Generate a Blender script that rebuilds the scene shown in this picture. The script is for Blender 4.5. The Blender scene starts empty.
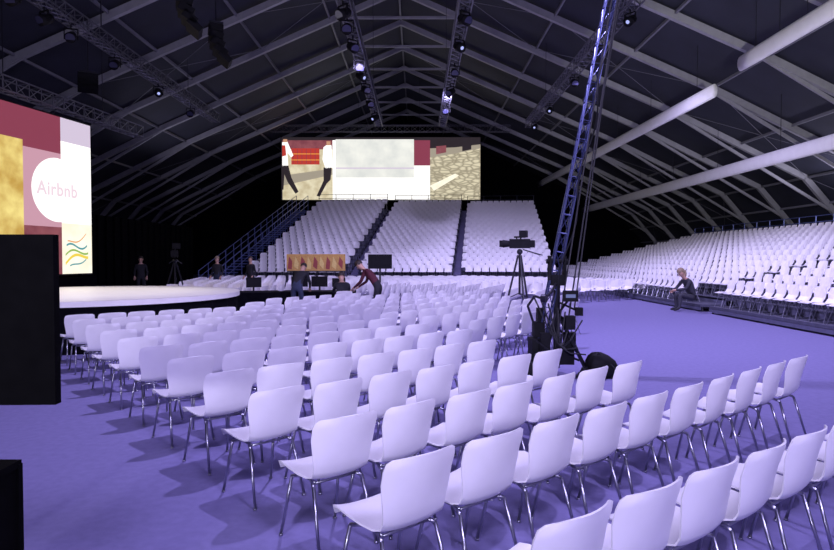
import bpy, math, random
from mathutils import Vector, Matrix
random.seed(4)
S=bpy.context.scene
try:
    S.view_settings.view_transform='Standard'
except Exception: pass
COL=S.collection
F=620.0; H=1.75
# ---------------------------------------------------------------- materials
def mat(name,col,rough=.6,metal=0,noise=0,nscale=20,emit=None,estr=1,bump=0,spec=None):
    m=bpy.data.materials.new(name); m.use_nodes=True
    nt=m.node_tree; b=nt.nodes['Principled BSDF']
    b.inputs['Base Color'].default_value=(*col,1); b.inputs['Roughness'].default_value=rough
    b.inputs['Metallic'].default_value=metal
    if spec is not None: b.inputs['Specular IOR Level'].default_value=spec
    if noise or bump:
        tc=nt.nodes.new('ShaderNodeTexCoord'); n=nt.nodes.new('ShaderNodeTexNoise')
        n.inputs['Scale'].default_value=nscale; n.inputs['Detail'].default_value=6
        nt.links.new(tc.outputs['Object'],n.inputs['Vector'])
        if noise:
            r=nt.nodes.new('ShaderNodeMapRange'); r.inputs['To Min'].default_value=1-noise; r.inputs['To Max'].default_value=1+noise
            r.inputs['From Min'].default_value=.3; r.inputs['From Max'].default_value=.7
            nt.links.new(n.outputs['Fac'],r.inputs['Value'])
            v=nt.nodes.new('ShaderNodeVectorMath'); v.operation='SCALE'; v.inputs[0].default_value=col
            nt.links.new(r.outputs['Result'],v.inputs['Scale']); nt.links.new(v.outputs['Vector'],b.inputs['Base Color'])
        if bump:
            bp=nt.nodes.new('ShaderNodeBump'); bp.inputs['Strength'].default_value=bump; bp.inputs['Distance'].default_value=.01
            nt.links.new(n.outputs['Fac'],bp.inputs['Height']); nt.links.new(bp.outputs['Normal'],b.inputs['Normal'])
    if emit:
        b.inputs['Emission Color'].default_value=(*emit,1); b.inputs['Emission Strength'].default_value=estr
    return m
def emat(name,col,s=1.0):
    m=bpy.data.materials.new(name); m.use_nodes=True; nt=m.node_tree
    b=nt.nodes['Principled BSDF']; b.inputs['Base Color'].default_value=(0.01,0.01,0.01,1); b.inputs['Roughness'].default_value=.6
    b.inputs['Emission Color'].default_value=(*col,1); b.inputs['Emission Strength'].default_value=s
    return m
M_plastic=mat('white_plastic',(.92,.90,.91),.36,noise=.02,nscale=8)
M_chrome=mat('chrome_tube',(.4,.4,.46),.3,metal=1,noise=.05,nscale=30)
M_carpet=mat('purple_carpet',(.215,.195,.375),.95,noise=.07,nscale=14,bump=.25,spec=.1)
M_skin_roof=mat('dark_tent_fabric',(.026,.028,.045),.75,noise=.2,nscale=.6)
M_alu=mat('painted_aluminium',(.36,.36,.38),.5,metal=.0,noise=.08,nscale=4)
M_purl=mat('purlin_aluminium',(.19,.19,.22),.5,metal=.0,noise=.08,nscale=4)
M_truss=mat('truss_aluminium',(.17,.17,.2),.4,metal=.4,noise=.1,nscale=10)
M_black=mat('black_matte',(.008,.008,.01),.7,noise=.2,nscale=12,spec=.2)
M_flat=mat('black_housing',(.003,.003,.003),.9,noise=.2,nscale=12,spec=.05)
M_curtain=mat('black_curtain',(.004,.004,.006),.9,noise=.3,nscale=5,spec=.05)
M_darkmetal=mat('dark_metal',(.03,.03,.04),.4,metal=.6,noise=.1)
M_duct=mat('white_duct_fabric',(.96,.96,.92),.85,noise=.03,nscale=3,spec=.1)
M_deck=mat('stage_deck_white',(.9,.88,.84),.4,noise=.03,nscale=4)
M_standwood=mat('dark_deck_board',(.08,.08,.12),.8,noise=.2,nscale=6)
M_stair=mat('gangway_carpet',(.13,.12,.22),.9,noise=.1,nscale=6)
M_fascia=mat('grey_blue_fascia',(.12,.12,.19),.7,noise=.1,nscale=6)
M_blue=mat('blue_rail_metal',(.10,.13,.32),.4,metal=.3,noise=.1)  # even dark blue base colour for guard rails and side staircase
M_jib=mat('crane_aluminium',(.05,.06,.16),.35,metal=.5,noise=.1)
M_cable=mat('cable_rubber',(.01,.01,.015),.6,noise=.1)
M_skinp=mat('skin',(.55,.33,.24),.5,noise=.05,nscale=15)
M_hair=mat('hair_dark',(.03,.02,.015),.6,noise=.2,nscale=60)
M_blond=mat('hair_light',(.30,.22,.14),.6,noise=.2,nscale=60)
M_cblack=mat('clothes_black',(.015,.015,.02),.85,noise=.2,nscale=20)
M_cred=mat('clothes_dark_red',(.08,.012,.025),.85,noise=.2,nscale=20)
M_cgrey=mat('clothes_grey',(.045,.045,.06),.85,noise=.2,nscale=20)
M_jeans=mat('clothes_denim',(.03,.04,.08),.85,noise=.2,nscale=30)
M_lens=emat('lamp_lens',(.45,.5,1),1.0)
M_lens_off=mat('lamp_lens_off',(.06,.06,.12),.1,noise=.05)
# ---------------------------------------------------------------- mesh builder
class B:
    def __init__(s): s.v=[];s.f=[];s.m=[];s.cur=0
    def mat(s,i): s.cur=i; return s
    def add(s,vs,fs):
        o=len(s.v); s.v+= [tuple(x) for x in vs]; s.f+=[tuple(i+o for i in f) for f in fs]; s.m+=[s.cur]*len(fs)
    def box(s,c,d,R=None):
        vs=[]
        for z in(-.5,.5):
            for y in(-.5,.5):
                for x in(-.5,.5):
                    p=Vector((x*d[0],y*d[1],z*d[2]))
                    if R: p=R@p
                    vs.append(p+Vector(c))
        s.add(vs,[(0,2,3,1),(4,5,7,6),(0,1,5,4),(2,6,7,3),(0,4,6,2),(1,3,7,5)]); return s
    def tube(s,a,b,r,n=6,r2=None):
        a=Vector(a);b=Vector(b);d=(b-a)
        if d.length<1e-6: return s
        d.normalize(); u=d.orthogonal().normalized(); w=d.cross(u); r2=r if r2 is None else r2
        vs=[a+(u*math.cos(2*math.pi*i/n)+w*math.sin(2*math.pi*i/n))*r for i in range(n)]
        vs+=[b+(u*math.cos(2*math.pi*i/n)+w*math.sin(2*math.pi*i/n))*r2 for i in range(n)]
        s.add(vs,[(i,(i+1)%n,n+(i+1)%n,n+i) for i in range(n)]+[tuple(range(n))[::-1],tuple(range(n,2*n))]); return s
    def path(s,pts,r,n=6):
        for a,b in zip(pts,pts[1:]): s.tube(a,b,r,n)
        return s
    def beam(s,a,b,w,h):
        a=Vector(a);b=Vector(b);d=b-a;L=d.length;d.normalize()
        side=d.cross(Vector((0,0,1)))
        if side.length<.01: side=Vector((1,0,0))
        side.normalize(); up=side.cross(d)
        R=Matrix((side,d,up)).transposed()
        return s.box((a+b)/2,(w,L,h),R)
    def truss(s,a,b,w,r,step=None,tri=False):
        a=Vector(a);b=Vector(b);d=b-a;L=d.length;d.normalize()
        up=Vector((0,0,1)) if abs(d.z)<.9 else Vector((0,1,0))
        side=d.cross(up).normalized(); up=side.cross(d)
        offs=[side*w/2+up*w/2,-side*w/2+up*w/2,-side*w/2-up*w/2,side*w/2-up*w/2]
        for o in offs: s.tube(a+o,b+o,r,4)
        n=max(1,int(L/(step or w*1.2)))
        for i in range(n):
            p=a+d*L*i/n;q=a+d*L*(i+1)/n
            for k in range(len(offs)):
                o1=offs[k];o2=offs[(k+1)%len(offs)]
                s.tube(p+o1,q+o2,r*.6,3)
                s.tube(q+o1,q+o2,r*.5,3)
        return s
    def ball(s,c,r,seg=10,rings=6):
        vs=[];fs=[]
        if not hasattr(r,'__len__'): r=(r,r,r)
        for i in range(rings+1):
            t=math.pi*i/rings
            for j in range(seg):
                p=2*math.pi*j/seg
                vs.append((c[0]+r[0]*math.sin(t)*math.cos(p),c[1]+r[1]*math.sin(t)*math.sin(p),c[2]+r[2]*math.cos(t)))
        for i in range(rings):
            for j in range(seg):
                fs.append((i*seg+j,(i+1)*seg+j,(i+1)*seg+(j+1)%seg,i*seg+(j+1)%seg))
        s.add(vs,fs); return s
    def mesh(s,name,mats,smooth=False):
        me=bpy.data.meshes.new(name); me.from_pydata(s.v,[],s.f)
        for m in (mats if isinstance(mats,(list,tuple)) else [mats]): me.materials.append(m)
        me.polygons.foreach_set('material_index',s.m)
        if smooth: me.polygons.foreach_set('use_smooth',[True]*len(s.f))
        me.update(); return me
def ob(name,me,parent=None,loc=(0,0,0),rot=(0,0,0),label=None,cat=None,group=None,kind=None):
    o=bpy.data.objects.new(name,me); COL.objects.link(o); o.location=loc; o.rotation_euler=rot
    if parent: o.parent=parent
    if label:o['label']=label
    if cat:o['category']=cat
    if group:o['group']=group
    if kind:o['kind']=kind
    return o
def structure(name,me): return ob(name,me,kind='structure')
# ---------------------------------------------------------------- shell
Y0,Y1=-9.0,66.0; XC=-1.0
b=B(); b.box((XC,(Y0+Y1)/2,-.05),(52,Y1-Y0,.1)); structure('floor',b.mesh('floor',M_carpet))
prof=[(25.5,0),(25,3.4),(22.6,6.2),(15.2,9.9),(7.6,13.3),(0,16.6)]
full=[(XC-x,z) for x,z in prof]+[(XC+x,z) for x,z in prof[::-1][1:]]
def skin(pts,name):
    b=B(); T=.08
    for (x1,z1),(x2,z2) in zip(pts,pts[1:]):
        d=Vector((x2-x1,0,z2-z1)).normalized(); n=Vector((-d.z,0,d.x))*T
        vs=[]
        for y in (Y0,Y1):
            vs+=[(x1,y,z1),(x2,y,z2),(x2+n.x,y,z2+n.z),(x1+n.x,y,z1+n.z)]
        b.add(vs,[(0,1,5,4),(3,7,6,2),(0,3,2,1),(4,5,6,7),(0,4,7,3),(1,2,6,5)])
    return structure(name,b.mesh(name,M_skin_roof))
skin(full[:2],'wall_left'); skin(full[1:-1],'ceiling'); skin(full[-2:],'wall_right')
b=B(); vs=[(x,Y1,z) for x,z in full]; n=len(vs); vs+=[(x,Y1+.1,z) for x,z in full]
b.add(vs,[tuple(range(n)),tuple(range(n,2*n))[::-1]]+[(i,(i+1)%n,n+(i+1)%n,n+i) for i in range(n)])
structure('wall_back',b.mesh('wall_back',M_curtain))
tn=0
def inward(i,off):
    x,z=full[i]; c=Vector((XC,3)); v=(c-Vector((x,z))).normalized(); return (x+v.x*off,z+v.y*off)
yy=2.0
while yy<Y1-1:
    b=B()
    outer=[inward(i,.28) for i in range(len(full))]
    outer[0]=(outer[0][0],0.0);outer[-1]=(outer[-1][0],0.0)
    for i in range(len(full)-1):
        a=outer[i];c=outer[i+1]; b.beam((a[0],yy,a[1]),(c[0],yy,c[1]),.22,.30)
    L=lambda i,t:(outer[i][0]*(1-t)+outer[i+1][0]*t,yy,outer[i][1]*(1-t)+outer[i+1][1]*t)
    b.beam(L(4,.55),L(5,.45),.1,.14)
    b.beam(L(1,.3),L(3,.1),.1,.15); b.beam(L(8,.7),L(6,.9),.1,.15)
    tn+=1; structure('trim_%d'%tn,b.mesh('frame',M_alu)); yy+=4.6
b=B()
for i in range(len(full)-1):
    for t in ([0,.5] if i not in (0,) else [0.999]):
        if i==len(full)-2 and t>0: continue
        x=full[i][0]*(1-t)+full[i+1][0]*t; z=full[i][1]*(1-t)+full[i+1][1]*t
        v=(Vector((XC,3))-Vector((x,z))).normalized()*.16
        b.beam((x+v.x,Y0,z+v.y),(x+v.x,Y1,z+v.y),.10,.12)
tn+=1; structure('trim_%d'%tn,b.mesh('purlins',M_purl))
b=B(); yy=2.0;k=0
while yy<Y1-6:
    if k%3==0:
        for i in range(1,len(full)-2):
            a=inward(i,.2);c=inward(i+1,.2)
            b.tube((a[0],yy,a[1]),(c[0],yy+4.6,c[1]),.015,4); b.tube((c[0],yy,c[1]),(a[0],yy+4.6,a[1]),.015,4)
    yy+=4.6;k+=1
tn+=1; structure('trim_%d'%tn,b.mesh('bracing',M_purl))
def roofz(x):
    for (x1,z1),(x2,z2) in zip(full,full[1:]):
        if x1<=x<=x2: return z1+(z2-z1)*(x-x1)/(x2-x1)
    return 5
# ---------------------------------------------------------------- chairs
def shell_mesh(nu,nv,name):
    P=[(.225,.425,.375),(.219,.443,.41),(.17,.452,.425),(.07,.440,.43),(-.03,.430,.425),(-.12,.428,.41),(-.172,.442,.395),(-.200,.482,.39),(-.222,.545,.402),(-.246,.62,.428),(-.269,.695,.45),(-.291,.765,.456),(-.303,.805,.435),(-.310,.828,.375)]
    vs=[];fs=[]; idx=[round(i*(len(P)-1)/(nv-1)) for i in range(nv)]
    for k in idx:
        y,z,w=P[k]; back=max(0,min(1,(z-.45)/.25)) if y<-.1 else 0
        for j in range(nu):
            t=-1+2*j/(nu-1)
            dz=(1-back)*.022*abs(t)**2.5 if k>0 else 0
            dy=back*.055*t*t
            dzt=-.008*abs(t)**3 if k==len(P)-1 else 0
            vs.append((t*w/2,y+dy,z+dz+dzt))
    for i in range(nv-1):
        for j in range(nu-1):
            a=i*nu+j; fs.append((a,a+1,a+nu+1,a+nu))
    me=bpy.data.meshes.new(name); me.from_pydata(vs,[],fs); me.update()
    import bmesh
    bm=bmesh.new(); bm.from_mesh(me); bm.normal_update()
    bmesh.ops.solidify(bm,geom=bm.faces[:],thickness=.009)
    bmesh.ops.recalc_face_normals(bm,faces=bm.faces[:])
    for f in bm.faces:f.smooth=True
    for e in bm.edges:
        if len(e.link_faces)==2 and e.calc_face_angle(0)>math.radians(50): e.smooth=False
    bm.to_mesh(me); bm.free(); me.materials.append(M_plastic)
    return me
ME_shell=shell_mesh(9,14,'seat_shell')
legs=[(1,1),(-1,1),(1,-1),(-1,-1)]
def leg_mesh(sx,sy,n=7):
    b=B()
    top=(sx*.14,sy*.05-.02,.415); k=(sx*.172,sy*.13-.02,.40); foot=(sx*.2,sy*.235-.03,.012)
    b.tube(top,k,.0105,n); b.tube(k,foot,.0105,n); b.tube(foot,(foot[0],foot[1],0),.014,n)
    return b.mesh('leg',M_chrome,True)
ME_legs=[leg_mesh(*l) for l in legs]
b=B(); b.tube((-.14,.10,.418),(.14,.10,.418),.009,6).tube((-.14,-.12,.41),(.14,-.12,.41),.009,6).tube((-.14,-.12,.412),(-.14,.10,.418),.009,6).tube((.14,-.12,.412),(.14,.10,.418),.009,6)
ME_frame=b.mesh('under_frame',M_chrome,True)
sh=shell_mesh(4,6,'low_shell')
b=B(); b.v=[tuple(v.co) for v in sh.vertices]; b.f=[tuple(p.vertices) for p in sh.polygons]; b.m=[0]*len(b.f)
b.mat(1)
for sx,sy in legs: b.tube((sx*.15,sy*.09-.02,.42),(sx*.2,sy*.235-.03,0),.012,3)
LOWV,LOWF,LOWM=b.v[:],b.f[:],b.m[:]
ME_low=b.mesh('chair_small',[M_plastic,M_chrome])
places=[]
def place(x,y,z,th,g,l): places.append((x,y,z,th,g,l))
LBLF="white moulded plastic stacking chair with splayed steel legs on purple carpet"
LBLS="white plastic seat shell on a raised spectator stand tier"
stage_c=(-7.6,14.2); stage_r=3.4
OBS=[(2.1,9.3,.75),(2.65,16.0,.45),(-1.2,17.6,.6),(-2.9,19,1.3),(-3.4,17.7,.5),(-4.95,18.4,.9),(-2.1,17.6,.45),(-8.9,22.8,.6),(-8.7,27,.4),(-7.3,27.2,.4),((316-417)/F*27.5,27.5,1.4),((380-417)/F*26,26,.5)]
def free(x,y,m=.3):
    if math.hypot(x-stage_c[0],y-stage_c[1])<stage_r+m+.25: return False
    return all(math.hypot(x-a,y-c)>r+m for a,c,r in OBS)
def clear(x,y,d=.62): return all((x-p[0])**2+(y-p[1])**2>d*d for p in places)
thA=math.radians(38.8); rd=(math.cos(thA)*.51,math.sin(thA)*.51); TW=math.radians(3)
fx0,fy0=-math.sin(thA)*.28,math.cos(thA)*.28
J=lambda a:random.uniform(-a,a)
GA='chairs in the near seating block'
for k in range(0,10): place(.04+fx0+rd[0]*k,2.92+fy0+rd[1]*k,0,thA+TW+J(.04),GA,LBLF)
for n in range(0,13):
    for k in range(7 if n<3 else 8):
        x=-.40+fx0-.57*n+rd[0]*.97*k; y=3.63+fy0+.72*n+rd[1]*.97*k
        if free(x,y): place(x+J(.02),y+J(.02),0,thA+TW+J(.05),GA,LBLF)
t2=math.radians(35); f2=(-math.sin(t2)*.28,math.cos(t2)*.28)
for k in range(0,11): place(.60+f2[0]+math.cos(t2)*.47*k,2.22+f2[1]+math.sin(t2)*.47*k,0,t2+TW+J(.04),'chairs in the nearest row',LBLF)
for k in range(0,7): place(1.95+f2[0]+math.cos(t2)*.48*k,2.06+f2[1]+math.sin(t2)*.48*k,0,t2+TW+J(.04),'chairs in the nearest row',LBLF)
tB=math.radians(50); rB=(math.cos(tB)*.52,math.sin(tB)*.52)
for n in range(-1,8):
    cand=[]
    for k in range(0,13):
        x=.75-.70*n+rB[0]*k; y=9.55+.59*n+rB[1]*k
        if free(x,y) and clear(x,y,.7) and x/y<.245: cand.append((x,y))
    for x,y in cand: place(x,y,0,tB+J(.04),'chairs in the block beside the crane',LBLF)
tD=math.radians(72); rD=(math.cos(tD)*.52,math.sin(tD)*.52)
for n in range(-2,11):
    cand=[]
    for k in range(0,12):
        x=2.9-.87*n+rD[0]*k; y=16.6+.28*n+rD[1]*k
        if free(x,y) and clear(x,y,.75) and x/y<.25: cand.append((x,y))
    for x,y in cand: place(x,y,0,tD+J(.04),'chairs in the block behind the crane',LBLF)
def arc(r0,r1,a0,a1,g):
    r=r0
    while r<=r1:
        da=.53/r; a=math.radians(a0); cand=[]
        while a<=math.radians(a1):
            x=stage_c[0]+r*math.cos(a);y=stage_c[1]+r*math.sin(a)
            if free(x,y) and y<32.9 and x>-10.5 and clear(x,y): cand.append((x,y,a))
            a+=da
        for x,y,a in cand: place(x,y,0,math.pi/2+a+J(.03),g,LBLF)
        r+=.92
arc(7.4,21.5,36,100,'chairs in the curved block facing the stage')
def stand(ox,oy,face,width,rows,rise,depth,z0,sp,g,label):
    fx,fy=-math.sin(face),math.cos(face); rx,ry=math.cos(face),math.sin(face)
    root=bpy.data.objects.new('grandstand',None); COL.objects.link(root); root.location=(ox,oy,0); root.rotation_euler=(0,0,face)
    root['label']=label; root['category']='grandstand'
    b=B(); c=B()
    for i in range(rows):
        z=z0+i*rise
        b.box((0,-depth*(i+.5),z-.04),(width,depth,.08))
        c.box((0,-depth*i+.01-.02,z-.04-rise/2),(width,.02,rise+.02) if i else (width,.02,.1))
    ob('deck',b.mesh('deck',M_standwood),root); ob('riser',c.mesh('riser',M_fascia),root)
    b=B(); nx=max(2,int(width/2.5))
    for i in range(0,rows+1,2):
        z=z0+(min(i,rows-1))*rise-.08; yq=-depth*i+(-.1 if i==0 else .1)
        for j in range(nx+1):
            x=-width/2+.06+(width-.12)*j/nx
            b.tube((x,yq,0),(x,yq,z),.035,5)
        b.tube((-width/2+.06,yq,.12),(width/2-.06,yq,.12),.025,4)
    for j in range(nx+1):
        x=-width/2+.06+(width-.12)*j/nx
        b.tube((x,-.1,.12),(x,-depth*rows+.1,.12),.025,4)
    ob('scaffold',b.mesh('scaffold',M_darkmetal),root)
    if z0>.4:
        b=B(); b.box((0,.02,z0/2-.04),(width,.03,z0-.08)); ob('front_drape',b.mesh('front_drape',M_fascia),root)
    b=B(); zt=z0+rows*rise; yb=-depth*rows+.05
    for j in range(nx*2+1):
        x=-width/2+.05+(width-.1)*j/(nx*2); b.tube((x,yb,zt-rise),(x,yb,zt+1.0),.025,5)
    for h in (.35,.7,1.0): b.tube((-width/2,yb,zt+h),(width/2,yb,zt+h),.02,5)
    ob('guard_rail',b.mesh('guard_rail',M_blue if z0<.4 else M_darkmetal),root)
    n=int((width-.2)/sp)
    for i in range(rows):
        st=.12*(1 if i%2 else -1) if z0>.4 else 0
        for j in range(n):
            u=-width/2+.38+(width-.76)*j/(n-1)+st; v=depth*i+.29
            x=ox+rx*u-fx*v; y=oy+ry*u-fy*v
            if math.hypot(x-9.45,y-20.6)<.6: continue
            place(x,y,z0+i*rise,face+J(.05),g,LBLS)
    return root
fr=math.pi/2
stand(9.2,13.3,fr,12.4,13,.2,.82,.24,.53,'seats on the near side stand',"raised tiered spectator stand along the wall beside the aisle")
stand(9.2,32.2,fr,24.2,13,.2,.82,.24,.53,'seats on the far side stand',"long raised tiered spectator stand with blue guard rail")
e=math.radians(174)
stand(-.75,34,e,5.4,23,.227,.69,.55,.46,'seats on the end stand',"central tiered spectator stand below the big screen")
stand(5.1,34.6,e,5.4,23,.227,.69,.55,.46,'seats on the end stand',"tiered spectator stand beside the central stairs")
stand(-6.7,33.4,e,5.6,23,.227,.69,.55,.46,'seats on the end stand',"tiered spectator stand with blue stair rail")
vis=[]
for p in places:
    x,y,z=p[:3]
    if y<1.5 or abs(x/y)>.78: continue
    vis.append((math.sqrt(x*x+y*y),p))
vis.sort(key=lambda t:t[0])
ind=vis[:299]; rest=vis[299:]
for d,(x,y,z,th,g,l) in ind:
    if d<15:
        root=bpy.data.objects.new('stacking_chair',None); COL.objects.link(root); root.location=(x,y,z); root.rotation_euler=(0,0,th); root.empty_display_size=.1
        root['label']=l;root['category']='chair';root['group']=g
        ob('seat_shell',ME_shell,root); ob('under_frame',ME_frame,root)
        for m in ME_legs: ob('leg',m,root)
    else:
        ob('stacking_chair',ME_low,None,(x,y,z),(0,0,th),label=l,cat='chair',group=g)
b=B()
for d,(x,y,z,th,g,l) in rest:
    c,s=math.cos(th),math.sin(th); o=len(b.v)
    b.v+=[(x+c*vx-s*vy,y+s*vx+c*vy,z+vz) for vx,vy,vz in LOWV]
    b.f+=[tuple(i+o for i in f) for f in LOWF]; b.m+=LOWM
ob('stacking_chairs',b.mesh('stacking_chairs',[M_plastic,M_chrome]),label="rows of white plastic chairs filling the distant stands",cat='chairs',kind='stuff',group='distant chairs')
for (x0,y0) in ((-3.68,33.9),(2.17,34.4)):
    b=B(); n=40; x1=x0+1.66;y1=y0+15.8
    for i in range(n):
        t=(i+.5)/n; b.box((x0+(x1-x0)*t,y0+(y1-y0)*t,(.5+5.1*t)/2),(.42,.40,.5+5.1*t))
    ob('stand_stairs',b.mesh('stand_stairs',M_stair),label="dark stepped gangway between two seating stands",cat='stairs',group='stand gangways')
b=B()
for s_ in (0,1):
    p0=Vector((-10.2-s_*.9,31.5,0.1)); p1=Vector((-8.5-s_*.9,48.5,5.6))
    for i in range(16):
        q=p0.lerp(p1,i/15); b.tube((q.x,q.y,0),(q.x,q.y,q.z+1.0),.025,5)
    for h in (.3,.65,1.0): b.tube(p0+Vector((0,0,h)),p1+Vector((0,0,h)),.022,5)
for i in range(34):
    t=(i+.5)/34; q=Vector((-10.65,31.5,.1)).lerp(Vector((-8.95,48.5,5.5)),t); b.box((q.x,q.y,q.z-.03),(.85,.5,.06))
ob('side_staircase',b.mesh('side_staircase',M_blue),label="open steel staircase with blue handrails beside the stand",cat='stairs')
# ---------------------------------------------------------------- stage
root=bpy.data.objects.new('round_stage',None); COL.objects.link(root); root.location=(stage_c[0],stage_c[1],0)
root['label']="low round stage with glossy white top and black skirt"; root['category']='stage'
b=B(); n=64
b.add([(stage_r*math.cos(2*math.pi*i/n),stage_r*math.sin(2*math.pi*i/n),z) for z in (.86,.96) for i in range(n)],[(i,(i+1)%n,n+(i+1)%n,n+i) for i in range(n)]+[tuple(range(n,2*n)),tuple(range(n))[::-1]])
ob('stage_top',b.mesh('stage_top',M_deck),root)
b=B(); r=stage_r-.06
b.add([(r*math.cos(2*math.pi*i/n)*(1+.006*(i%2)),r*math.sin(2*math.pi*i/n)*(1+.006*(i%2)),z) for z in (0,.86) for i in range(n)],[(i,(i+1)%n,n+(i+1)%n,n+i) for i in range(n)]+[tuple(range(n,2*n)),tuple(range(n))[::-1]])
ob('stage_skirt',b.mesh('stage_skirt',M_curtain),root)
# ---------------------------------------------------------------- side screen
def frame_matrix(origin,xd,yd):
    xd=Vector(xd).normalized(); yd=Vector(yd).normalized(); n=xd.cross(yd)
    m=Matrix((xd,yd,n)).transposed().to_4x4(); m.translation=Vector(origin); return m
def rect(b,x0,x1,y0,y1,z,mi):
    b.mat(mi); b.add([(x0,y0,z),(x1,y0,z),(x1,y1,z),(x0,y1,z)],[(0,1,2,3)])
def poly(b,pts,z,mi):
    b.mat(mi); b.add([(x,y,z) for x,y in pts],[tuple(range(len(pts)))])
def lin(r,g,b_):
    f=lambda c:((c/255+.055)/1.055)**2.4 if c/255>.04 else c/255/12.92
    return (f(r),f(g),f(b_))
def tex_emit(name,c1,c2,kind,scale,s=1):
    m=emat(name,c1,s); nt=m.node_tree; bs=nt.nodes['Principled BSDF']; tc=nt.nodes.new('ShaderNodeTexCoord')
    r=nt.nodes.new('ShaderNodeValToRGB'); r.color_ramp.elements[0].color=(*c2,1); r.color_ramp.elements[1].color=(*c1,1)
    if kind=='cobble':
        t=nt.nodes.new('ShaderNodeTexVoronoi'); t.feature='DISTANCE_TO_EDGE'; t.inputs['Scale'].default_value=scale
        mp=nt.nodes.new('ShaderNodeMapping'); mp.inputs['Scale'].default_value=(.8,2.0,1); nt.links.new(tc.outputs['Object'],mp.inputs['Vector']); nt.links.new(mp.outputs['Vector'],t.inputs['Vector'])
        r.color_ramp.elements[0].position=.0; r.color_ramp.elements[1].position=.22; nt.links.new(t.outputs['Distance'],r.inputs['Fac'])
    else:
        t=nt.nodes.new('ShaderNodeTexNoise'); t.inputs['Scale'].default_value=scale; t.inputs['Detail'].default_value=8
        r.color_ramp.elements[0].position=.35; r.color_ramp.elements[1].position=.65
        nt.links.new(tc.outputs['Object'],t.inputs['Vector']); nt.links.new(t.outputs['Fac'],r.inputs['Fac'])
    nt.links.new(r.outputs['Color'],bs.inputs['Emission Color'])
    return m
E_white=emat('screen_white',(1,.98,.95),1.25); E_maroon=emat('screen_maroon',lin(140,62,82),1); E_rose=emat('screen_rose',lin(205,155,172),1)
E_blue=emat('screen_greyblue',lin(215,200,222),1); E_gold=tex_emit('screen_gold',lin(250,228,140),lin(200,160,75),'noise',1.2)
E_cream=tex_emit('screen_cream',lin(255,252,235),lin(250,240,215),'noise',1.5,1.1); E_brown=tex_emit('screen_brown',lin(150,85,92),lin(125,65,75),'noise',2)
E_red=emat('screen_red',lin(190,60,50)); E_dark=emat('screen_dark',lin(45,38,42)); E_pave=tex_emit('screen_pavement',lin(232,222,190),lin(200,185,150),'noise',1.5)
E_cob=tex_emit('screen_cobbles',lin(222,212,182),lin(155,145,122),'cobble',2.0); E_grey=tex_emit('screen_pale',lin(242,242,234),lin(218,220,216),'noise',.7,1.05)
E_skin=emat('screen_skin',lin(200,150,120)); E_teal=emat('screen_teal',lin(90,160,165)); E_orange=emat('screen_orange',lin(232,150,70)); E_logo=emat('screen_logo_pink',lin(242,220,230),1); E_gd=emat('screen_shadow_grey',lin(165,155,138)); E_green=emat('screen_green',lin(150,190,90)); E_yel=emat('screen_yellow',lin(245,215,80))
MATS=[E_white,E_maroon,E_rose,E_blue,E_gold,E_cream,E_brown,E_red,E_dark,E_pave,E_cob,E_grey,E_skin,E_teal,E_orange,E_logo,E_gd,E_green,E_yel]
W_,MR,RO,BL,GO,CR,BR,RE,DK,PV,CB,GY,SK,TE,OR,LO,GD,GR,YE=range(19)
far=Vector((-11.9,22.7,1.2)); dd=Vector((.187,.982,0)).normalized(); WS=9.0; HS=5.35
mw=frame_matrix(far-dd*WS,dd,(0,0,1))
root=bpy.data.objects.new('side_video_screen',None); COL.objects.link(root); root.matrix_world=mw
root['label']="tall side video wall showing pink panels and round white logo"; root['category']='screen'
b=B(); b.box((WS/2,HS/2,-.12),(WS+.12,HS+.12,.2)); ob('screen_cabinet',b.mesh('screen_cabinet',M_black),root)
b=B(); X=lambda t:WS-t
rect(b,0,WS,0,HS,.0,MR)
rect(b,X(8.9),X(3.05),0,4.3,.005,GO); rect(b,X(3.05),X(1.45),0,1.6,.005,BR); rect(b,X(3.05),X(1.45),1.6,4.1,.005,RO)
rect(b,X(1.45),X(0),0,1.75,.005,CR); rect(b,X(1.45),X(0),1.75,4.55,.005,W_); rect(b,X(1.45),X(0),4.55,HS,.005,BL)
def ribbon(x0,y0,amp,ln,ph,w,c,z):
    for i in range(14):
        t0=i/14;t1=(i+1)/14
        f=lambda t:(X(x0)+ln*t, y0+amp*math.sin(ph+t*4.2)+.35*t)
        (ax,ay),(bx,by)=f(t0),f(t1); poly(b,[(ax,ay-w/2),(bx,by-w/2),(bx,by+w/2),(ax,ay+w/2)],z,c)
ribbon(1.3,.35,.16,1.1,0,.10,YE,.008); ribbon(1.3,.55,.18,1.1,.6,.07,GR,.009); ribbon(1.25,.8,.2,1.0,1.2,.07,TE,.010); ribbon(1.2,1.05,.12,.9,2.2,.04,OR,.011); ribbon(1.1,.2,.08,.8,1.5,.05,TE,.011)
cx,cy=X(1.62),2.85
b.mat(W_); b.add([(cx+1.12*math.cos(2*math.pi*i/48),cy+1.08*math.sin(2*math.pi*i/48),.014) for i in range(48)],[tuple(range(48))])
ob('screen_image',b.mesh('screen_image',MATS),root)
cu=bpy.data.curves.new('logo_text','FONT'); cu.body='Airbnb'; cu.size=.62; cu.align_x='CENTER'; cu.align_y='CENTER'; cu.extrude=.002; cu.offset=.014; cu.space_character=1.06
cu.materials.append(E_logo)
tmp=bpy.data.objects.new('tmp',cu); COL.objects.link(tmp); dg=bpy.context.evaluated_depsgraph_get(); me=bpy.data.meshes.new_from_object(tmp.evaluated_get(dg)); bpy.data.objects.remove(tmp)
o=ob('logo_lettering',me,root); o.location=(cx,cy,.022)
o['label']="pale pink rounded word on white disc"
b=B(); R3=mw.to_3x3()
b.box(mw@Vector((WS/2,-.64,-.12)),(WS+.12,1.02,.5),R3)
ob('screen_plinth',b.mesh('screen_plinth',M_curtain),label="black draped base under the side video wall",cat='plinth')
b=B()
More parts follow.
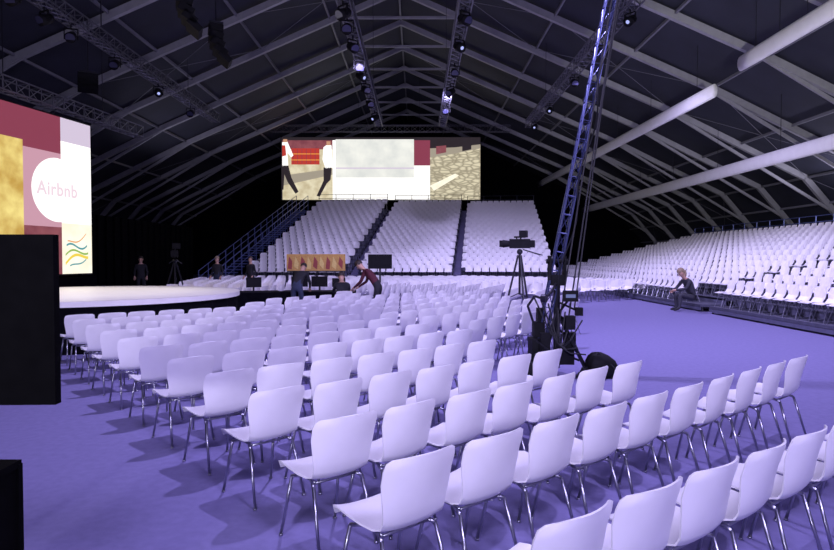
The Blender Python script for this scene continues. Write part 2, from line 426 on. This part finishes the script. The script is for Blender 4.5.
for i in range(70):
    y=12+i*.4; b.box((-15.2+(.05 if i%2 else -.05),y+2,1.9),(.14,.42,3.8))
ob('masking_curtain',b.mesh('masking_curtain',M_curtain),label="black pleated drape behind the video wall",cat='curtain')
# ---------------------------------------------------------------- main screen
DS=50.8; k=DS/F
def mx(px):return (px-381)*k
def my(py):return (200-py)*k
root=bpy.data.objects.new('main_video_screen',None); COL.objects.link(root); root.matrix_world=frame_matrix(((381-417)*k,DS,H+58*k),(1,0,0),(0,0,1))
root['label']="wide video wall showing a street scene and white panel above stand"; root['category']='screen'
b=B(); b.box((0,my(169),-.15),(199*k,63*k,.25)); ob('screen_cabinet',b.mesh('screen_cabinet',M_black),root)
b=B(); R=lambda x0,x1,y0,y1,z,m: rect(b,mx(x0),mx(x1),my(y1),my(y0),z,m)
PL=lambda pts,z,m: poly(b,[(mx(x),my(y)) for x,y in pts][::-1],z,m)
R(282,480,138,200,.0,DK)
R(283,333,141,200,.01,PV); R(283,333,141,150,.014,BR)
PL([(283,176),(333,169),(333,175),(283,186)],.016,GD)
R(292,320,149,165,.02,RE)
for i in range(6): R(293.5+i*4.4,294+i*4.4,150,164,.024,MR)
R(292,320,154,155,.024,OR); R(292,320,160,161,.024,OR)
PL([(283,143),(288,142),(291,149),(294,156),(292,158),(288,153),(289,166),(283,167)],.03,W_); PL([(284,140),(288,140),(288,143),(284,143)],.034,SK); PL([(283,146),(286,146),(287,156),(283,157)],.034,RE)
PL([(283,166),(289,166),(292,178),(299,192),(296,194),(288,182),(285,175),(284,190),(283,190)],.03,DK)
PL([(324,148),(328,145),(332,146),(333,168),(326,169),(323,160)],.03,W_); PL([(327,142),(331,142),(331,146),(327,146)],.034,SK)
PL([(324,168),(332,168),(331,180),(327,184),(320,197),(317,196),(324,181)],.03,DK)
R(333,336,141,200,.035,W_); R(336,414,140,200,.01,GY); R(336,414,178,200,.012,W_); R(336,414,168,169.2,.013,BL)
R(414,430,141,166,.02,MR); R(414,430,166,200,.02,W_); R(430,480,141,200,.01,CB)
PL([(430,141),(480,141),(480,149),(450,155),(430,158)],.02,GD); PL([(430,141),(480,141),(480,145),(455,148),(430,149)],.024,DK); PL([(436,147),(446,146),(446,153),(436,155)],.028,BR); PL([(462,145),(471,144),(471,150),(462,152)],.028,DK)
PL([(430,186),(455,174),(459,176),(434,191)],.024,CR)
ob('screen_image',b.mesh('screen_image',MATS),root)
# ---------------------------------------------------------------- hanging trusses
def htruss(a,c,w,label,drops=3,r=.028):
    root=bpy.data.objects.new('lighting_truss',None); COL.objects.link(root); root['label']=label; root['category']='truss'; root['group']='hanging lighting trusses'
    root.location=a
    A=Vector(a);C=Vector(c); b=B(); b.truss((0,0,0),C-A,w,r); ob('truss_frame',b.mesh('truss_frame',M_truss),root)
    b=B()
    for i in range(drops):
        t=(i+.5)/drops; p=A.lerp(C,t); z=roofz(p.x)-.1
        b.tube(p-A+Vector((0,0,w/2)),Vector((p.x-A.x,p.y-A.y,z-A.z)),.015,4)
    ob('suspension_chain',b.mesh('suspension_chain',M_darkmetal),root)
htruss((-2.25,8,9.75),(-2.25,37,9.75),.4,"long aluminium lighting truss hung from the roof ridge")
htruss((1.5,8,9.75),(1.5,37,9.75),.4,"long aluminium lighting truss hung from the roof ridge")
htruss((6.8,8,9.9),(6.8,38,9.9),.42,"long aluminium lighting truss hung over the aisle")
htruss((-11.6,10,9.8),(-11.6,36,9.8),.45,"long aluminium lighting truss hung over the stage side")
htruss((-12.8,16.5,7.0),(-11.6,26,7.0),.42,"short aluminium truss above the side video wall",2)
htruss((-12,DS-.6,H+122*k+.4),(7.5,DS-.6,H+122*k+.4),.5,"wide aluminium truss above the main video screen",4)
b=B(); b.tube((0,0,0),(0,0,-.1),.02,6); b.box((0,0,-.12),(.34,.04,.03)); b.box((-.17,0,-.27),(.02,.05,.3)); b.box((.17,0,-.27),(.02,.05,.3)); ME_yoke=b.mesh('yoke',M_black)
b=B(); b.tube((0,-.14,-.27),(0,.12,-.40),.12,12,.15); b.ball((0,-.14,-.26),(.12,.12,.12),10,6); ME_head=b.mesh('lamp_head',M_black,True)
b=B(); b.tube((0,.12,-.402),(0,.128,-.408),.055,14); ME_on=b.mesh('lens',M_lens)
b=B(); b.tube((0,.12,-.402),(0,.128,-.408),.125,14); ME_offm=b.mesh('lens',M_lens_off)
def fixture(x,y,z,rz,on,s=1.0):
    root=bpy.data.objects.new('stage_light',None); COL.objects.link(root); root.location=(x,y,z); root.rotation_euler=(0,0,rz); root.scale=(s,s,s)
    root['label']="black moving head stage light hanging from a truss"+(" glowing blue" if on else ""); root['category']='stage light'; root['group']='stage lights on trusses'
    ob('yoke',ME_yoke,root); ob('lamp_head',ME_head,root); ob('lens',ME_on if on else ME_offm,root)
for y in (19,20.2,22,24.3,25.5,27.5,30,33): fixture(-2.25,y,9.55,math.pi+J(.9),random.random()<.35,1.2)
for y in (19.5,22,25,28,31.5): fixture(1.5,y,9.55,math.pi+J(.9),random.random()<.3,1.15)
for y in (13.5,15,17,20,23,27,32,36): fixture(6.8,y,9.69,math.pi+J(.9),random.random()<.4,1.1)
for y in (18,19.5,21,24,28,32): fixture(-11.6,y,9.57,math.pi+J(.8),random.random()<.3,1.2)
def linearray(x,y,z,n,rz):
    root=bpy.data.objects.new('line_array_speaker',None); COL.objects.link(root); root.location=(x,y,z); root.rotation_euler=(0,0,rz)
    root['label']="black curved line array loudspeaker hanging from the roof"; root['category']='loudspeaker'; root['group']='hanging loudspeakers'
    yy_,zz_,a=0,-.25,0.02
    me=None
    b=B(); b.tube((0,0,roofz(x)-z-.1),(0,0,-.1),.02,5); b.box((0,0,-.1),(.6,.4,.06)); ob('rigging',b.mesh('rigging',M_darkmetal),root)
    for i in range(n):
        b=B(); w=.72
        b.add([(-w/2,-.2,-.11),(w/2,-.2,-.11),(w/2,.2,-.08),(-w/2,.2,-.08),(-w/2,-.2,.11),(w/2,-.2,.11),(w/2,.2,.08),(-w/2,.2,.08)],[(0,3,2,1),(4,5,6,7),(0,1,5,4),(2,3,7,6),(0,4,7,3),(1,2,6,5)])
        b.box((0,-.21,0),(.58,.02,.15))
        if me is None: me=b.mesh('speaker_cabinet',M_black)
        ob('speaker_cabinet',me,root,(0,yy_,zz_),(-a,0,0)); yy_+=math.sin(a)*.225; zz_-=math.cos(a)*.225; a+=.18
linearray(-6.3,17,9.1,5,-1.2); linearray(-6.1,19,8.9,5,-1.2); linearray(-12.9,24.5,9.1,3,.5)
# ---------------------------------------------------------------- ducts
def duct(x,z,y0,y1,r,z2=None):
    b=B(); n=14; z2=z if z2 is None else z2
    ys=[y0+(y1-y0)*i/12 for i in range(13)]
    vs=[];fs=[]
    for q,y in enumerate(ys):
        for i in range(n):
            a=2*math.pi*i/n; rr=r*(1 if 0<q<12 else .93); vs.append((rr*.45*math.cos(a),y-y0,rr*math.sin(a)+(z2-z)*q/12))
    for q in range(12):
        for i in range(n): fs.append((q*n+i,q*n+(i+1)%n,(q+1)*n+(i+1)%n,(q+1)*n+i))
    fs+=[tuple(range(n))[::-1],tuple(range(12*n,13*n))]; b.add(vs,fs)
    root=bpy.data.objects.new('air_duct',None); COL.objects.link(root); root.location=(x,y0,z)
    root['label']="long white fabric air duct hung under the tent roof";root['category']='duct';root['group']='white air ducts'
    ob('duct_sleeve',b.mesh('duct_sleeve',M_duct,True),root)
    for i in range(7):
        t=(i+.3)/7; y=(y1-y0)*t; b=B(); b.tube((0,y,r*.9+(z2-z)*t),(0,y,roofz(x)-z-.05),.012,4); ob('hanger',b.mesh('hanger',M_darkmetal),root)
duct(12,8.95,13,23.2,.30); duct(12,8.5,25.2,62,.30,9.0); duct(16,6.2,20,60,.31,6.35)
# ---------------------------------------------------------------- monitor and case near camera
root=bpy.data.objects.new('confidence_monitor',None); COL.objects.link(root); root.location=(-2.34,2.9,0); root.rotation_euler=(0,0,math.radians(2))
root['label']="large black flat monitor seen from behind on a floor stand"; root['category']='monitor'
b=B(); b.box((0,0,1.46),(1.28,.05,.80)); b.box((-.1,-.03,1.46),(.6,.02,.4)); ob('monitor_housing',b.mesh('monitor_housing',M_flat),root)
b=B(); b.box((-.25,.02,.62),(.07,.04,1.24)); b.box((-.25,0,.015),(.9,.5,.03)); b.box((-.25,-.05,1.3),(.2,.05,.3)); ob('floor_stand',b.mesh('floor_stand',M_flat),root)
root=bpy.data.objects.new('equipment_case',None); COL.objects.link(root); root.location=(-1.99,2.3,0)
root['label']="black equipment flight case standing on the carpet"; root['category']='case'
b=B(); b.box((0,0,.45),(.68,.48,.88)); ob('case_body',b.mesh('case_body',M_flat),root)
b=B()
for z in (.015,.90): b.box((0,0,z),(.7,.5,.03))
for sx in (-1,1):
    for sy in (-1,1): b.box((sx*.34,sy*.24,.45),(.025,.025,.90))
ob('edge_trim',b.mesh('edge_trim',M_flat),root)
# ---------------------------------------------------------------- camera crane
cx_,cy_=2.1,9.3
root=bpy.data.objects.new('camera_crane',None); COL.objects.link(root); root.location=(cx_,cy_,0)
root['label']="tall black camera crane with raised lattice boom and cables"; root['category']='camera crane'
b=B()
for a in (90,210,330):
    a=math.radians(a+15); e=(math.cos(a)*.42,math.sin(a)*.42,.12); b.tube((0,0,.95),e,.03,8); b.tube((0,0,.35),(e[0]*.8,e[1]*.8,.22),.018,6); b.tube(e,(e[0],e[1],.0),.04,8)
    b.tube((e[0]-.05*math.sin(a),e[1]+.05*math.cos(a),.07),(e[0]+.05*math.sin(a),e[1]-.05*math.cos(a),.07),.07,12)
b.tube((0,0,.1),(0,0,1.35),.05,12); ob('tripod_dolly',b.mesh('tripod_dolly',M_darkmetal),root)
b=B(); b.box((0,0,1.42),(.2,.2,.16)); b.box((-.11,0,1.6),(.03,.16,.36)); b.box((.11,0,1.6),(.03,.16,.36)); b.tube((-.16,0,1.7),(.16,0,1.7),.035,10); ob('pan_head',b.mesh('pan_head',M_black),root)
P0=Vector((-.24,.0,.45)); P1=Vector((1.12,.0,7.4))
b=B(); b.truss(P0,P1,.125,.015,.28); ob('lattice_boom',b.mesh('lattice_boom',M_jib),root)
b=B()
for o1,o2 in (((.05,-.12,0),(.24,-.1,1.0)),((-.06,-.11,0),(-.12,-.16,0)),((0,-.13,0),(.12,-.2,.8))):
    b.path([P1+Vector(o1),P1.lerp(Vector((0,0,.9)),.5)+Vector((o2[0]*.35,o2[1],0)),Vector((o2[0],o2[1],o2[2]))],.012,5)
pts=[P0.lerp(P1,t)+Vector((.09+.05*math.sin(t*30),-.1,0)) for t in [i/30 for i in range(31)]]; b.path(pts,.012,5)
for q in range(7):
    a0=Vector((-.40+.12*q,-.25+.05*(q%3),1.2-.06*q)); a1=Vector((.35-.12*q,-.35,.35+.1*(q%4))); mid=(a0+a1)/2-Vector((0,0,.3)); b.path([a0,a0.lerp(mid,.6)-Vector((0,0,.06)),mid,mid.lerp(a1,.4)-Vector((0,0,.06)),a1],.012,5)
ob('cable',b.mesh('cable',M_cable),root)
b=B(); b.box((-.30,0,.42),(.2,.34,.26)); b.box((-.27,.02,.68),(.16,.2,.22)); b.box((-.24,.0,.9),(.12,.14,.2)); b.box((-.22,-.22,.5),(.14,.1,.3)); b.box((-.3,-.05,.16),(.22,.26,.3)); ob('counterweight',b.mesh('counterweight',M_black),root)
b=B(); b.box((.12,-.34,1.2),(.22,.04,.16)); b.tube((.1,-.32,1.15),(0,-.05,.9),.018,6); b.box((.15,-.18,.8),(.14,.14,.2)); b.tube((.17,-.18,.78),(.02,0,.9),.018,6); b.box((.2,.03,.5),(.16,.16,.26)); b.tube((.2,.03,.55),(0,0,.7),.018,6); b.box((.08,-.2,.3),(.24,.16,.22)); b.tube((.08,-.2,.3),(0,0,.4),.018,6); b.box((.32,-.05,.95),(.1,.1,.12)); b.tube((.32,-.05,.95),(0,0,1.1),.015,6); ob('operator_monitor',b.mesh('operator_monitor',M_black),root)
b=B(); b.box((.12,-.362,1.2),(.14,.008,.05)); ob('monitor_screen',b.mesh('monitor_screen',emat('mon',(.25,.3,.7),.5)),root)
b=B(); b.path([(-.38,-.15,.8),(-.48,-.25,1.05),(-.4,-.35,1.2),(-.25,-.35,1.15),(-.12,-.3,1.3),(0,0,1.4)],.018,6); b.tube((-.3,-.36,1.17),(-.24,-.4,1.17),.06,14); ob('hand_control',b.mesh('hand_control',M_darkmetal),root)
b=B()
for q in range(4):
    rr=.2-.03*q; b.path([(.42+rr*math.cos(t*.524),-.35+rr*math.sin(t*.524),.03+q*.035) for t in range(13)],.02,5)
ob('cable_coil',b.mesh('cable_coil',M_cable),root)
def bag(x,y,sx,sy,sz,lab):
    b=B()
    for q,(zz,s_,of) in enumerate(((0,.95,0),(.3,1,.02),(.65,.85,-.08),(.88,.6,-.2),(1,.3,-.3))):
        b.v+=[(s_*sx*(1+.12*math.sin(3*i+q))*math.copysign(abs(math.cos(2*math.pi*i/12))**.7,math.cos(2*math.pi*i/12))+of*sx,s_*sy*math.copysign(abs(math.sin(2*math.pi*i/12))**.7,math.sin(2*math.pi*i/12)),zz*sz) for i in range(12)]
    fs=[(q*12+i,q*12+(i+1)%12,(q+1)*12+(i+1)%12,(q+1)*12+i) for q in range(4) for i in range(12)]+[tuple(range(12))[::-1],tuple(range(48,60))]
    b.f=fs; b.m=[0]*len(fs)
    root=bpy.data.objects.new('equipment_bag',None); COL.objects.link(root); root.location=(x,y,0); root['label']=lab; root['category']='bag'; root['group']='bags by the crane'
    ob('bag_body',b.mesh('bag_body',M_black,True),root)
    b=B(); b.path([(-sx*.7,-sy*.5,sz*.7),(-sx*.3,-sy*.3,sz*1.03),(sx*.2,-sy*.6,sz*.75),(sx*.6,-sy*.95,sz*.4)],.012,6); ob('strap',b.mesh('strap',M_cable),root)
bag(2.72,9.1,.24,.18,.36,"black soft equipment bag slumped on the carpet beside the crane")
bag(1.62,8.6,.17,.13,.3,"small black bag at the foot of the crane")
# ---------------------------------------------------------------- tv camera
def tvcam(x,y,h,rz,lab,s=1.0):
    root=bpy.data.objects.new('broadcast_camera',None); COL.objects.link(root); root.location=(x,y,0); root.rotation_euler=(0,0,rz); root.scale=(s,s,s); h=h/s
    root['label']=lab;root['category']='video camera';root['group']='broadcast cameras'
    b=B()
    for a in (90,210,330):
        a=math.radians(a); b.tube((.05*math.cos(a),.05*math.sin(a),h-.35),(.55*math.cos(a),.55*math.sin(a),0),.03,6)
        b.tube((0,0,h*.4),(.33*math.cos(a),.33*math.sin(a),h*.34),.015,5)
    b.tube((0,0,h*.38),(0,0,h-.2),.035,8); b.ball((0,0,h-.25),.09); ob('tripod',b.mesh('tripod',M_darkmetal),root)
    b=B(); b.box((0,0,h),(.2,.6,.28)); b.box((0,-.34,h-.01),(.15,.22,.22)); b.box((0,.0,h+.2),(.05,.35,.05)); b.box((0,.1,h+.16),(.03,.03,.08)); ob('camera_body',b.mesh('camera_body',M_black),root)
    b=B(); b.tube((0,.27,h),(0,.52,h),.085,14,.12); b.box((0,.56,h),(.26,.08,.2)); ob('lens_barrel',b.mesh('lens_barrel',M_black),root)
    b=B(); b.box((-.05,-.12,h+.29),(.28,.22,.2)); b.tube((0,0,h+.12),(-.05,-.1,h+.24),.02,6); ob('viewfinder',b.mesh('viewfinder',M_black),root)
    b=B(); b.tube((0,-.1,h-.18),(.22,-.65,h-.35),.016,6); b.tube((0,-.1,h-.18),(-.22,-.65,h-.35),.016,6); ob('pan_bar',b.mesh('pan_bar',M_darkmetal),root)
tvcam(2.65,16.0,2.12,math.radians(70),"black broadcast camera on a tall tripod among the chairs",.85)
tvcam(-8.9,22.8,1.9,math.radians(200),"black broadcast camera on tripod behind the stage")
# ---------------------------------------------------------------- tables etc
def table(x,y,rz,w,lab):
    root=bpy.data.objects.new('control_desk',None); COL.objects.link(root); root.location=(x,y,0); root.rotation_euler=(0,0,rz); root['label']=lab; root['category']='table'; root['group']='production desks'
    b=B(); b.box((0,0,.735),(w,.7,.03)); ob('table_top',b.mesh('table_top',M_black),root)
    b=B(); b.box((0,-.33,.36),(w,.02,.72)); b.box((-w/2+.01,0,.36),(.02,.66,.72)); b.box((w/2-.01,0,.36),(.02,.66,.72)); ob('table_skirt',b.mesh('table_skirt',M_curtain),root)
table(-3.0,19.0,0,2.2,"black draped production desk with monitors"); table(-4.95,18.6,.4,1.6,"black draped production desk with a laptop")
def monitor(x,y,z,rz,w,h,lab):
    root=bpy.data.objects.new('desk_monitor',None); COL.objects.link(root); root.location=(x,y,z); root.rotation_euler=(0,0,rz); root['label']=lab; root['category']='monitor'; root['group']='desk monitors'
    b=B(); b.box((0,0,.12+h/2),(w,.04,h)); ob('monitor_housing',b.mesh('monitor_housing',M_black),root)
    b=B(); b.box((0,.03,.08),(.05,.03,.16)); b.box((0,.02,.006),(.24,.18,.012)); ob('monitor_foot',b.mesh('monitor_foot',M_darkmetal),root)
monitor(-3.6,19.0,.75,.2,.5,.32,"black flat desk monitor on the production desk"); monitor(-3.0,19.05,.75,-.1,.5,.32,"black flat desk monitor on the production desk"); monitor(-2.4,19.0,.75,.15,.4,.26,"small black desk monitor on the production desk"); monitor(-4.9,18.6,.75,.5,.45,.3,"small black monitor on the draped desk")
root=bpy.data.objects.new('decorated_banner',None); COL.objects.link(root); root.location=((316-417)/F*27.5,27.5,0); root['label']="orange and red patterned banner on a low dark frame"; root['category']='banner'
M_or=mat('banner_orange',(.62,.36,.10),.7,noise=.15); M_rd=mat('banner_red',(.35,.07,.06),.7,noise=.1); M_ye=mat('banner_yellow',(.8,.6,.2),.7,noise=.1)
b=B(); b.box((0,0,1.55),(2.6,.04,.74)); ob('banner_panel',b.mesh('banner_panel',M_or),root)
b=B()
for i in range(9):
    x=-1.15+i*.28; b.mat(i%2); b.add([(x-.1,-.03,1.28+.1*(i%3)),(x+.08,-.03,1.24),(x+.11,-.03,1.6-.08*(i%2)),(x-.04,-.03,1.82)],[(0,1,2,3)])
ob('banner_pattern',b.mesh('banner_pattern',[M_rd,M_ye]),root)
b=B(); b.box((-1.25,0,.58),(.06,.06,1.18)); b.box((1.25,0,.58),(.06,.06,1.18)); b.box((0,.0,1.16),(2.56,.05,.05)); ob('banner_frame',b.mesh('banner_frame',M_darkmetal),root)
root=bpy.data.objects.new('floor_monitor',None); COL.objects.link(root); root.location=((380-417)/F*26,26,0); root['label']="black flat screen on a floor stand in front of the stand"; root['category']='monitor'
b=B(); b.box((0,0,1.6),(1.0,.06,.6)); ob('monitor_housing',b.mesh('monitor_housing',M_black),root)
b=B(); b.box((0,.03,.65),(.08,.04,1.3)); b.box((0,0,.015),(.7,.5,.03)); ob('floor_stand',b.mesh('floor_stand',M_darkmetal),root)
# ---------------------------------------------------------------- people
def person(name_label,loc,rz,J,mats,hairmat,hairlong=False,scale=1.0):
    V=[];E=[];Rr=[];tag=[]
    def v(p,r,t): V.append(Vector(p));Rr.append(r if isinstance(r,tuple) else (r,r));tag.append(t);return len(V)-1
    def e(a,c):E.append((a,c))
    pel=v(J['pelvis'],(.15,.12),1); sp=v(J['spine'],(.135,.11),0); ch=v(J['chest'],(.16,.12),0); nb=v(J['neck'],.06,2)
    e(pel,sp);e(sp,ch);e(ch,nb)
    hd=Vector(J['head']); nk=Vector(J['neck']); up=(hd-nk).normalized()
    h1=v(nk+up*.07,.06,2); h2=v(nk+up*.13,(.078,.085),2); h3=v(nk+up*.20,(.082,.095),2); h4=v(nk+up*.27,(.065,.075),2); e(nb,h1);e(h1,h2);e(h2,h3);e(h3,h4)
    for s,n in ((1,'R'),(-1,'L')):
        sh=v(J['sh'+n],.065,0); el=v(J['el'+n],.045,0); wr=v(J['wr'+n],.028,2); m1=v((Vector(J['sh'+n])+Vector(J['el'+n]))/2,.052,0); m2=v((Vector(J['el'+n])+Vector(J['wr'+n]))/2,.038,0)
        e(ch,sh);e(sh,m1);e(m1,el);e(el,m2);e(m2,wr)
        d=(Vector(J['wr'+n])-Vector(J['el'+n])).normalized(); sd=d.cross(Vector((0,0,1)))
        if sd.length<.2: sd=d.cross(Vector((0,1,0)))
        sd.normalize(); nn=sd.cross(d).normalized()
        W=Vector(J['wr'+n]); palm=v(W+d*.055,(.036,.02),2); e(wr,palm)
        for q,(o,l) in enumerate(((-.03,.065),(-.01,.08),(.011,.074),(.03,.058))):
            a=v(W+d*.09+sd*o,.0095,2); c=v(W+d*(.09+l*.55)+sd*o*1.1-nn*.008,.0085,2); g=v(W+d*(.09+l)+sd*o*1.1-nn*.028,.0075,2); e(palm,a);e(a,c);e(c,g)
        a=v(W+d*.05-sd*.045*s,.0105,2); c=v(W+d*.085-sd*.062*s-nn*.01,.009,2); e(palm,a);e(a,c)
        hp=v(J['hip'+n],.095,1); kn=v(J['kn'+n],.062,1); an=v(J['an'+n],.042,1); th=v((Vector(J['hip'+n])*.5+Vector(J['kn'+n])*.5),.082,1); cf=v(Vector(J['kn'+n])*.6+Vector(J['an'+n])*.4,.058,1); to=v(J['to'+n],(.042,.03),3)
        e(pel,hp);e(hp,th);e(th,kn);e(kn,cf);e(cf,an);e(an,to)
    me=bpy.data.meshes.new('body'); me.from_pydata(V,E,[]); o=bpy.data.objects.new('tmp',me); COL.objects.link(o)
    md=o.modifiers.new('s','SKIN'); md.use_smooth_shade=True
    for i,sv in enumerate(me.skin_vertices[0].data): sv.radius=Rr[i]; sv.use_root=(i==0)
    m2=o.modifiers.new('ss','SUBSURF'); m2.levels=1; m2.render_levels=1
    dg=bpy.context.evaluated_depsgraph_get(); dg.update(); em=bpy.data.meshes.new_from_object(o.evaluated_get(dg))
    bpy.data.objects.remove(o)
    b=B(); b.v=[tuple(x.co) for x in em.vertices]; b.f=[tuple(p.vertices) for p in em.polygons]
    for p in em.polygons:
        c=p.center; best=None
        for (a_,c_) in E:
            A=V[a_];D=V[c_]-A; t=max(0,min(1,(c-A).dot(D)/max(D.length_squared,1e-9))); dist=(c-(A+D*t)).length
            tg=tag[a_] if t<.5 else tag[c_]
            if tag[a_]==0 and tag[c_]==2: tg=0 if t<.85 else 2
            if tag[a_]==1 and tag[c_]==3: tg=3
            if best is None or dist<best[0]: best=(dist,tg)
        b.m.append(best[1])
    fw=Vector(J.get('face',(0,1,0))).normalized(); rt=fw.cross(up).normalized(); fw=up.cross(rt).normalized()
    hc=nk+up*.19
    b.mat(2); b.ball(hc+fw*.098-up*.012,(.014,.016,.022),8,5)
    for s in (1,-1): b.mat(2).ball(hc+rt*.085*s-up*.005,(.014,.018,.03),8,5); b.mat(4).ball(hc+fw*.084+rt*.033*s+up*.018,.010,8,5)
    b.mat(5).ball(hc+fw*.088-up*.052,(.024,.010,.006),8,4)
    root=bpy.data.objects.new('person',None); COL.objects.link(root); root.location=loc; root.rotation_euler=(0,0,rz); root.scale=(scale,)*3
    root['label']=name_label; root['category']='person'
    ob('body',b.mesh('body',[mats[0],mats[1],M_skinp,mats[2],M_cable,M_skinp],True),root)
    b=B()
    R=Matrix((rt,fw,up)).transposed(); hb=B(); hb.ball((0,0,0),(.098,.112,.11),14,9)
    vs=[R@Vector(q)+hc+up*.045-fw*.018 for q in hb.v]
    fs=[]
    for f in hb.f:
        q=sum((Vector(hb.v[i]) for i in f),Vector())/4
        if q.z>(.02 if q.y>.02 else (-.1 if hairlong else -.055)): fs.append(f)
    b.v=[tuple(x) for x in vs]; b.f=fs; b.m=[0]*len(fs)
    if hairlong: b.ball(hc-fw*.075-up*.09,(.075,.04,.12),10,8)
    ob('hair',b.mesh('hair',hairmat,True),root)
def stand_pose():
    return dict(pelvis=(0,0,.95),spine=(0,0,1.14),chest=(0,.0,1.36),neck=(0,.0,1.50),head=(0,.02,1.7),shR=(.18,0,1.43),shL=(-.18,0,1.43),elR=(.25,-.03,1.15),elL=(-.25,-.03,1.15),wrR=(.24,.14,.95),wrL=(-.24,.14,.95),hipR=(.1,0,.9),hipL=(-.1,0,.9),knR=(.11,.02,.5),knL=(-.11,.02,.5),anR=(.12,-.02,.09),anL=(-.12,-.02,.09),toR=(.13,.15,.04),toL=(-.13,.15,.04),face=(0,1,-.1))
bend=stand_pose(); bend.update(pelvis=(0,-.12,.93),spine=(0,.0,1.10),chest=(0,.15,1.26),neck=(0,.27,1.35),head=(0,.4,1.45),shR=(.18,.2,1.31),shL=(-.18,.2,1.31),elR=(.24,.30,1.03),elL=(-.24,.30,1.03),wrR=(.16,.52,.87),wrL=(-.16,.52,.87),hipR=(.1,-.12,.88),hipL=(-.1,-.12,.88),knR=(.12,-.02,.48),knL=(-.12,-.06,.48),face=(0,.6,-1))
sit=stand_pose(); sit.update(pelvis=(0,0,.55),spine=(0,.05,.73),chest=(0,.16,.92),neck=(0,.25,1.05),head=(0,.36,1.2),shR=(.18,.2,.98),shL=(-.18,.2,.98),elR=(.24,.36,.76),elL=(-.24,.36,.76),wrR=(.08,.55,.70),wrL=(-.06,.56,.72),hipR=(.1,.02,.53),hipL=(-.1,.02,.53),knR=(.13,.45,.52),knL=(-.13,.45,.52),anR=(.13,.42,.09),anL=(-.15,.5,.09),toR=(.14,.6,.04),toL=(-.17,.68,.04),face=(0,1,-.6))
person("person in dark red jacket bending over a desk",(-1.2,17.4,0),math.radians(75),bend,(M_cred,M_cblack,M_cblack),M_hair,False,1.05)
person("person in black seated at the production desk",(-2.1,17.6,0),math.radians(15),sit,(M_cblack,M_jeans,M_cblack),M_hair)
person("person in black bending over the production desk",(-3.4,17.75,0),math.radians(-10),bend,(M_cblack,M_jeans,M_cblack),M_hair)
sit2=dict(sit)
for q in ('pelvis','hipR','hipL'): sit2[q]=(sit[q][0],sit[q][1],sit[q][2]-.14)
for q in ('knR','knL'): sit2[q]=(sit[q][0],sit[q][1],.48)
for q in ('spine','chest','neck','head','shR','shL','elR','elL','wrR','wrL'): sit2[q]=(sit[q][0],sit[q][1],sit[q][2]-.11)
person("person in grey jacket seated on stand edge leaning forward",(9.1,20.45,0),math.radians(98),sit2,(M_cgrey,M_cgrey,M_cblack),M_blond,True,1.15)
person("person in black standing beside the stage screen",(-11.8,26.5,0),math.radians(200),stand_pose(),(M_cblack,M_cblack,M_cblack),M_hair)
person("person in black shirt standing behind the stage",(-8.7,27,0),math.radians(170),stand_pose(),(M_cblack,M_jeans,M_cblack),M_blond)
person("person in dark clothes standing near the side staircase",(-7.3,27.2,0),math.radians(150),stand_pose(),(M_cblack,M_cblack,M_cblack),M_hair)
root=ob('stacking_chair',None,None,(-2.1,17.6,0),(0,0,math.radians(15)),label="white plastic chair pulled up to the production desk",cat='chair')
ob('seat_shell',ME_shell,root); ob('under_frame',ME_frame,root)
for m in ME_legs: ob('leg',m,root)
# ---------------------------------------------------------------- lights
def spot(x,y,z,tx,ty,tz,e,col,size=100,rad=.08,blend=.8):
    l=bpy.data.lights.new('spot','SPOT'); l.energy=e; l.color=col; l.spot_size=math.radians(size); l.spot_blend=blend; l.shadow_soft_size=rad
    o=bpy.data.objects.new('spot_lamp',l); COL.objects.link(o); o.location=(x,y,z)
    o.rotation_euler=(Vector((tx,ty,tz))-Vector((x,y,z))).to_track_quat('-Z','Y').to_euler()
PU=(.59,.52,1.0); PU2=(.58,.52,1.0)
spot(-1,-3,9,1.5,6,0,1900,PU,100,1.2); spot(5,-3,9,4,7,0,3700,PU,105,1.2)
spot(0,10,9.5,0,12,0,3300,PU,130,.12); spot(6.8,14,9.5,7,16,0,4200,PU,130); spot(6.8,26,9.5,10,27,0,3600,PU,140)
spot(-2.25,23.2,9.5,-2,29,0,2700,PU2,120); spot(1.5,29.8,9.6,1.5,40,3,2300,PU2,110)
spot(-9,16,9,-7.6,14.2,0,2400,(1,.92,.85),50,.12)
# unseen upward spots added in place of bounce light on roof and ducts
spot(-3,-6,2.5,0,14,16,3600,(.8,.76,1),120,.3); spot(-15.8,40,3.0,-8,40,14,700,(.78,.74,1),130,.3); spot(21.5,30,3.8,10,34,14,800,(.78,.74,1),150,.3); spot(0,53,3,0,46,16,400,(.78,.74,1),140,.3)
spot(4.5,3,2.3,13.5,27,7.6,6500,(1,.98,.93),34,.12,.5)  # unseen narrow spot added only to whiten the ducts
w=bpy.data.worlds.new('world'); S.world=w; w.use_nodes=True; w.node_tree.nodes['Background'].inputs[0].default_value=(.42,.37,.85,1); w.node_tree.nodes['Background'].inputs[1].default_value=.5
# ---------------------------------------------------------------- camera
c=bpy.data.cameras.new('camera'); c.lens=36*F/834; c.sensor_width=36; c.clip_start=.05; c.clip_end=300
o=bpy.data.objects.new('camera',c); COL.objects.link(o); o.location=(0,0,H); o.rotation_euler=(math.radians(90)-math.atan(17/F),0,0); S.camera=o
